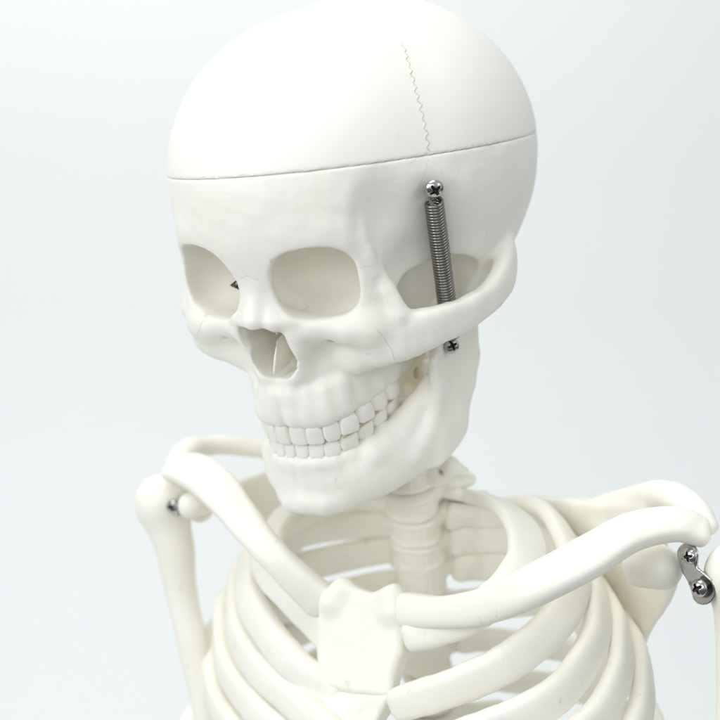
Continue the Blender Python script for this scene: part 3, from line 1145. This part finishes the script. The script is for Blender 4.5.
hR = tp(168, 500, 3.6)
humerus((hR, (1.15, 1.1, 1.2)), (tp(155, 498, 3.2), (.85, .9, 1.0)), [tp(163, 512, 3.5), tp(174, 545, 3.5), tp(181, 590, 3.5), tp(194, 650, 3.4), tp(208, 715, 3.3), tp(222, 790, 3.2)],
        [1.15, .95, .78, .74, .72, .74], ((-16.0, 0.5, -13.5), (-6.0, 6.5, 5.5)))
hL = tp(735, 572, 3.3)
humerus((hL, (1.2, 1.1, 1.3)), (tp(748, 570, 3.0), (.9, .9, 1.0)), [tp(738, 582, 3.3), tp(738, 625, 3.5), tp(736, 690, 3.6), tp(732, 760, 3.4)],
        [1.2, .98, .82, .78], ((12.0, 0.5, -9.5), (19.5, 6.5, 5.5)))

# ------------------------------------------------------------------ shoulder brackets
def bracket(P, half, nrm, screws, r):
    v, f = sweep(np.array(P), half, .07, np.array(nrm, float), n=14, seg=16, p=5, cap=6)
    b = new_obj('shoulder_bracket', v, f, M_STEEL, root, chest_w)
    for p, n in screws:
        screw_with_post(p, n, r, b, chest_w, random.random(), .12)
    return b


C = Clay((11.5, 0.2, -1.5), (16.5, 4.5, 5.5), 0.05)
C.add(tube([tp(692, 556, 2.8), tp(689, 570, 2.5), tp(701, 589, 2.2)], [.64, .40, .68]), 0.25)
pc, pn = tp(695, 572, 2.45), np.array([-.35, -1.0, .1])
pn /= np.linalg.norm(pn)


def slab(x, y, z):
    return np.abs((x - np.float32(pc[0])) * np.float32(pn[0]) + (y - np.float32(pc[1])) * np.float32(pn[1]) + (z - np.float32(pc[2])) * np.float32(pn[2])
                  - np.float32(.12) * np.sin((z - np.float32(pc[2])) * np.float32(2.2))) - np.float32(.07)


C.op(slab, (-99, -99, -99), (99, 99, 99), .03, 'cut', False)
v, f = C.mesh()
brk = new_obj('shoulder_bracket', v, f, M_STEEL, root, chest_w)
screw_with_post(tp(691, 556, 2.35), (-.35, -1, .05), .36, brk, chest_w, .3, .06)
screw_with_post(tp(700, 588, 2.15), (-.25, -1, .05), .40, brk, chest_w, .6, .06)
bracket([tp(180, 500, 3.2), tp(177, 506, 2.6), tp(172, 510, 2.4)], [.35, .42, .35], [(0, -1, .1)] * 3, [(tp(174, 506, 2.45), (.1, -1, .1))], .34)

# ================================================================== SETTING: plain backdrop
V, Fc = [], []
nx, nz = 24, 30
for j in range(nz + 1):
    for i in range(nx + 1):
        x = -160 + 320 * i / nx
        s = j / nz
        if s < .3:
            y, z = -40 + 120 * s / .3, -75.0
        elif s < .55:
            a = (s - .3) / .25 * math.pi / 2
            y, z = 80 + 60 * math.sin(a), -15 - 60 * math.cos(a)
        else:
            y, z = 140.0, -15 + 260 * (s - .55) / .45
        V.append((x, y, z))
for j in range(nz):
    for i in range(nx):
        a = j * (nx + 1) + i
        Fc.append((a, a + 1, a + nx + 2, a + nx + 1))
me = bpy.data.meshes.new('backdrop')
me.from_pydata([tuple(c * CM for c in p) for p in V], [], Fc)
me.polygons.foreach_set('use_smooth', [True] * len(me.polygons))
M_BACK = mat_simple('white_backdrop_paper', (0.765, 0.775, 0.766), 0.9, 0, .05)
me.materials.append(M_BACK)
bd = bpy.data.objects.new('backdrop', me)
bd['kind'] = 'structure'
COL.objects.link(bd)

# ================================================================== light, world, camera
w = bpy.data.worlds.new('World')
scene.world = w
w.use_nodes = True
nt = w.node_tree
bg = nt.nodes['Background']
tc = nt.nodes.new('ShaderNodeTexCoord')
sx = nt.nodes.new('ShaderNodeSeparateXYZ')
nt.links.new(tc.outputs['Generated'], sx.inputs['Vector'])
# a white studio: bright upwards and to the left, dim floor and dim room behind the camera
ma = nt.nodes.new('ShaderNodeMath')
ma.operation = 'MULTIPLY_ADD'
ma.inputs[1].default_value = -0.12
nt.links.new(sx.outputs['X'], ma.inputs[0])
nt.links.new(sx.outputs['Z'], ma.inputs[2])
cr = nt.nodes.new('ShaderNodeValToRGB')
cr.color_ramp.elements[0].position = 0.34
cr.color_ramp.elements[0].color = (0.20, 0.21, 0.22, 1)
cr.color_ramp.elements[1].position = 0.62
cr.color_ramp.elements[1].color = (0.90, 0.965, 1.0, 1)
mr = nt.nodes.new('ShaderNodeMapRange')
mr.inputs['From Min'].default_value = -1.0
mr.inputs['From Max'].default_value = 1.0
nt.links.new(ma.outputs['Value'], mr.inputs['Value'])
nt.links.new(mr.outputs['Result'], cr.inputs['Fac'])
nt.links.new(cr.outputs['Color'], bg.inputs['Color'])
bg.inputs['Strength'].default_value = 0.63


def area(name, loc, target, size, power, col):
    l = bpy.data.lights.new(name, 'AREA')
    l.shape = 'RECTANGLE'
    l.size, l.size_y = size
    l.energy = power
    l.color = col
    o = bpy.data.objects.new(name, l)
    o.location = Vector(loc)
    o.rotation_euler = (Vector(target) - Vector(loc)).to_track_quat('-Z', 'Y').to_euler()
    COL.objects.link(o)


area('overhead_softbox', (-0.25, -0.15, 1.1), (0, 0, 0), (0.9, 0.9), 6.8, (1, .985, .95))
area('left_softbox', (-1.1, -0.9, 0.45), (0, 0, 0), (0.8, 0.9), 9.4, (.95, .98, 1))
area('front_fill', (-0.2, -1.7, 0.55), (0, 0, -.05), (0.9, 0.6), 5.5, (.96, .985, 1))  # added fill near the camera, opens up the orbits
area('right_fill', (1.3, -0.7, 0.5), (0, 0, 0), (0.8, 0.9), 3.0, (.95, .985, 1))  # weak added fill that lifts the dark temple hollow
area('backdrop_light', (-0.3, 0.75, 1.0), (-0.15, 1.4, 0.40), (0.6, 0.4), 9, (.97, .99, 1))

cam = bpy.data.cameras.new('camera')
co = bpy.data.objects.new('camera', cam)
COL.objects.link(co)
co.location = Vector(CAMW * CM)
co.rotation_euler = (math.pi / 2 - PITCH, 0, 0)
cam.sensor_width = 36
cam.lens = 36 * D / (720 / F)
cam.clip_start = 0.05
cam.clip_end = 50
cam.dof.use_dof = True
cam.dof.focus_distance = 0.925
cam.dof.aperture_fstop = 7.0
scene.camera = co

scene.view_settings.view_transform = 'Standard'
scene.view_settings.look = 'None'
scene.view_settings.exposure = 0
scene.render.resolution_x = scene.render.resolution_y = 1024
scene.cycles.max_bounces = 8
scene.cycles.diffuse_bounces = 5
scene.cycles.caustics_reflective = False
scene.cycles.caustics_refractive = False
try:
    scene.cycles.use_denoising = True
except Exception:
    pass
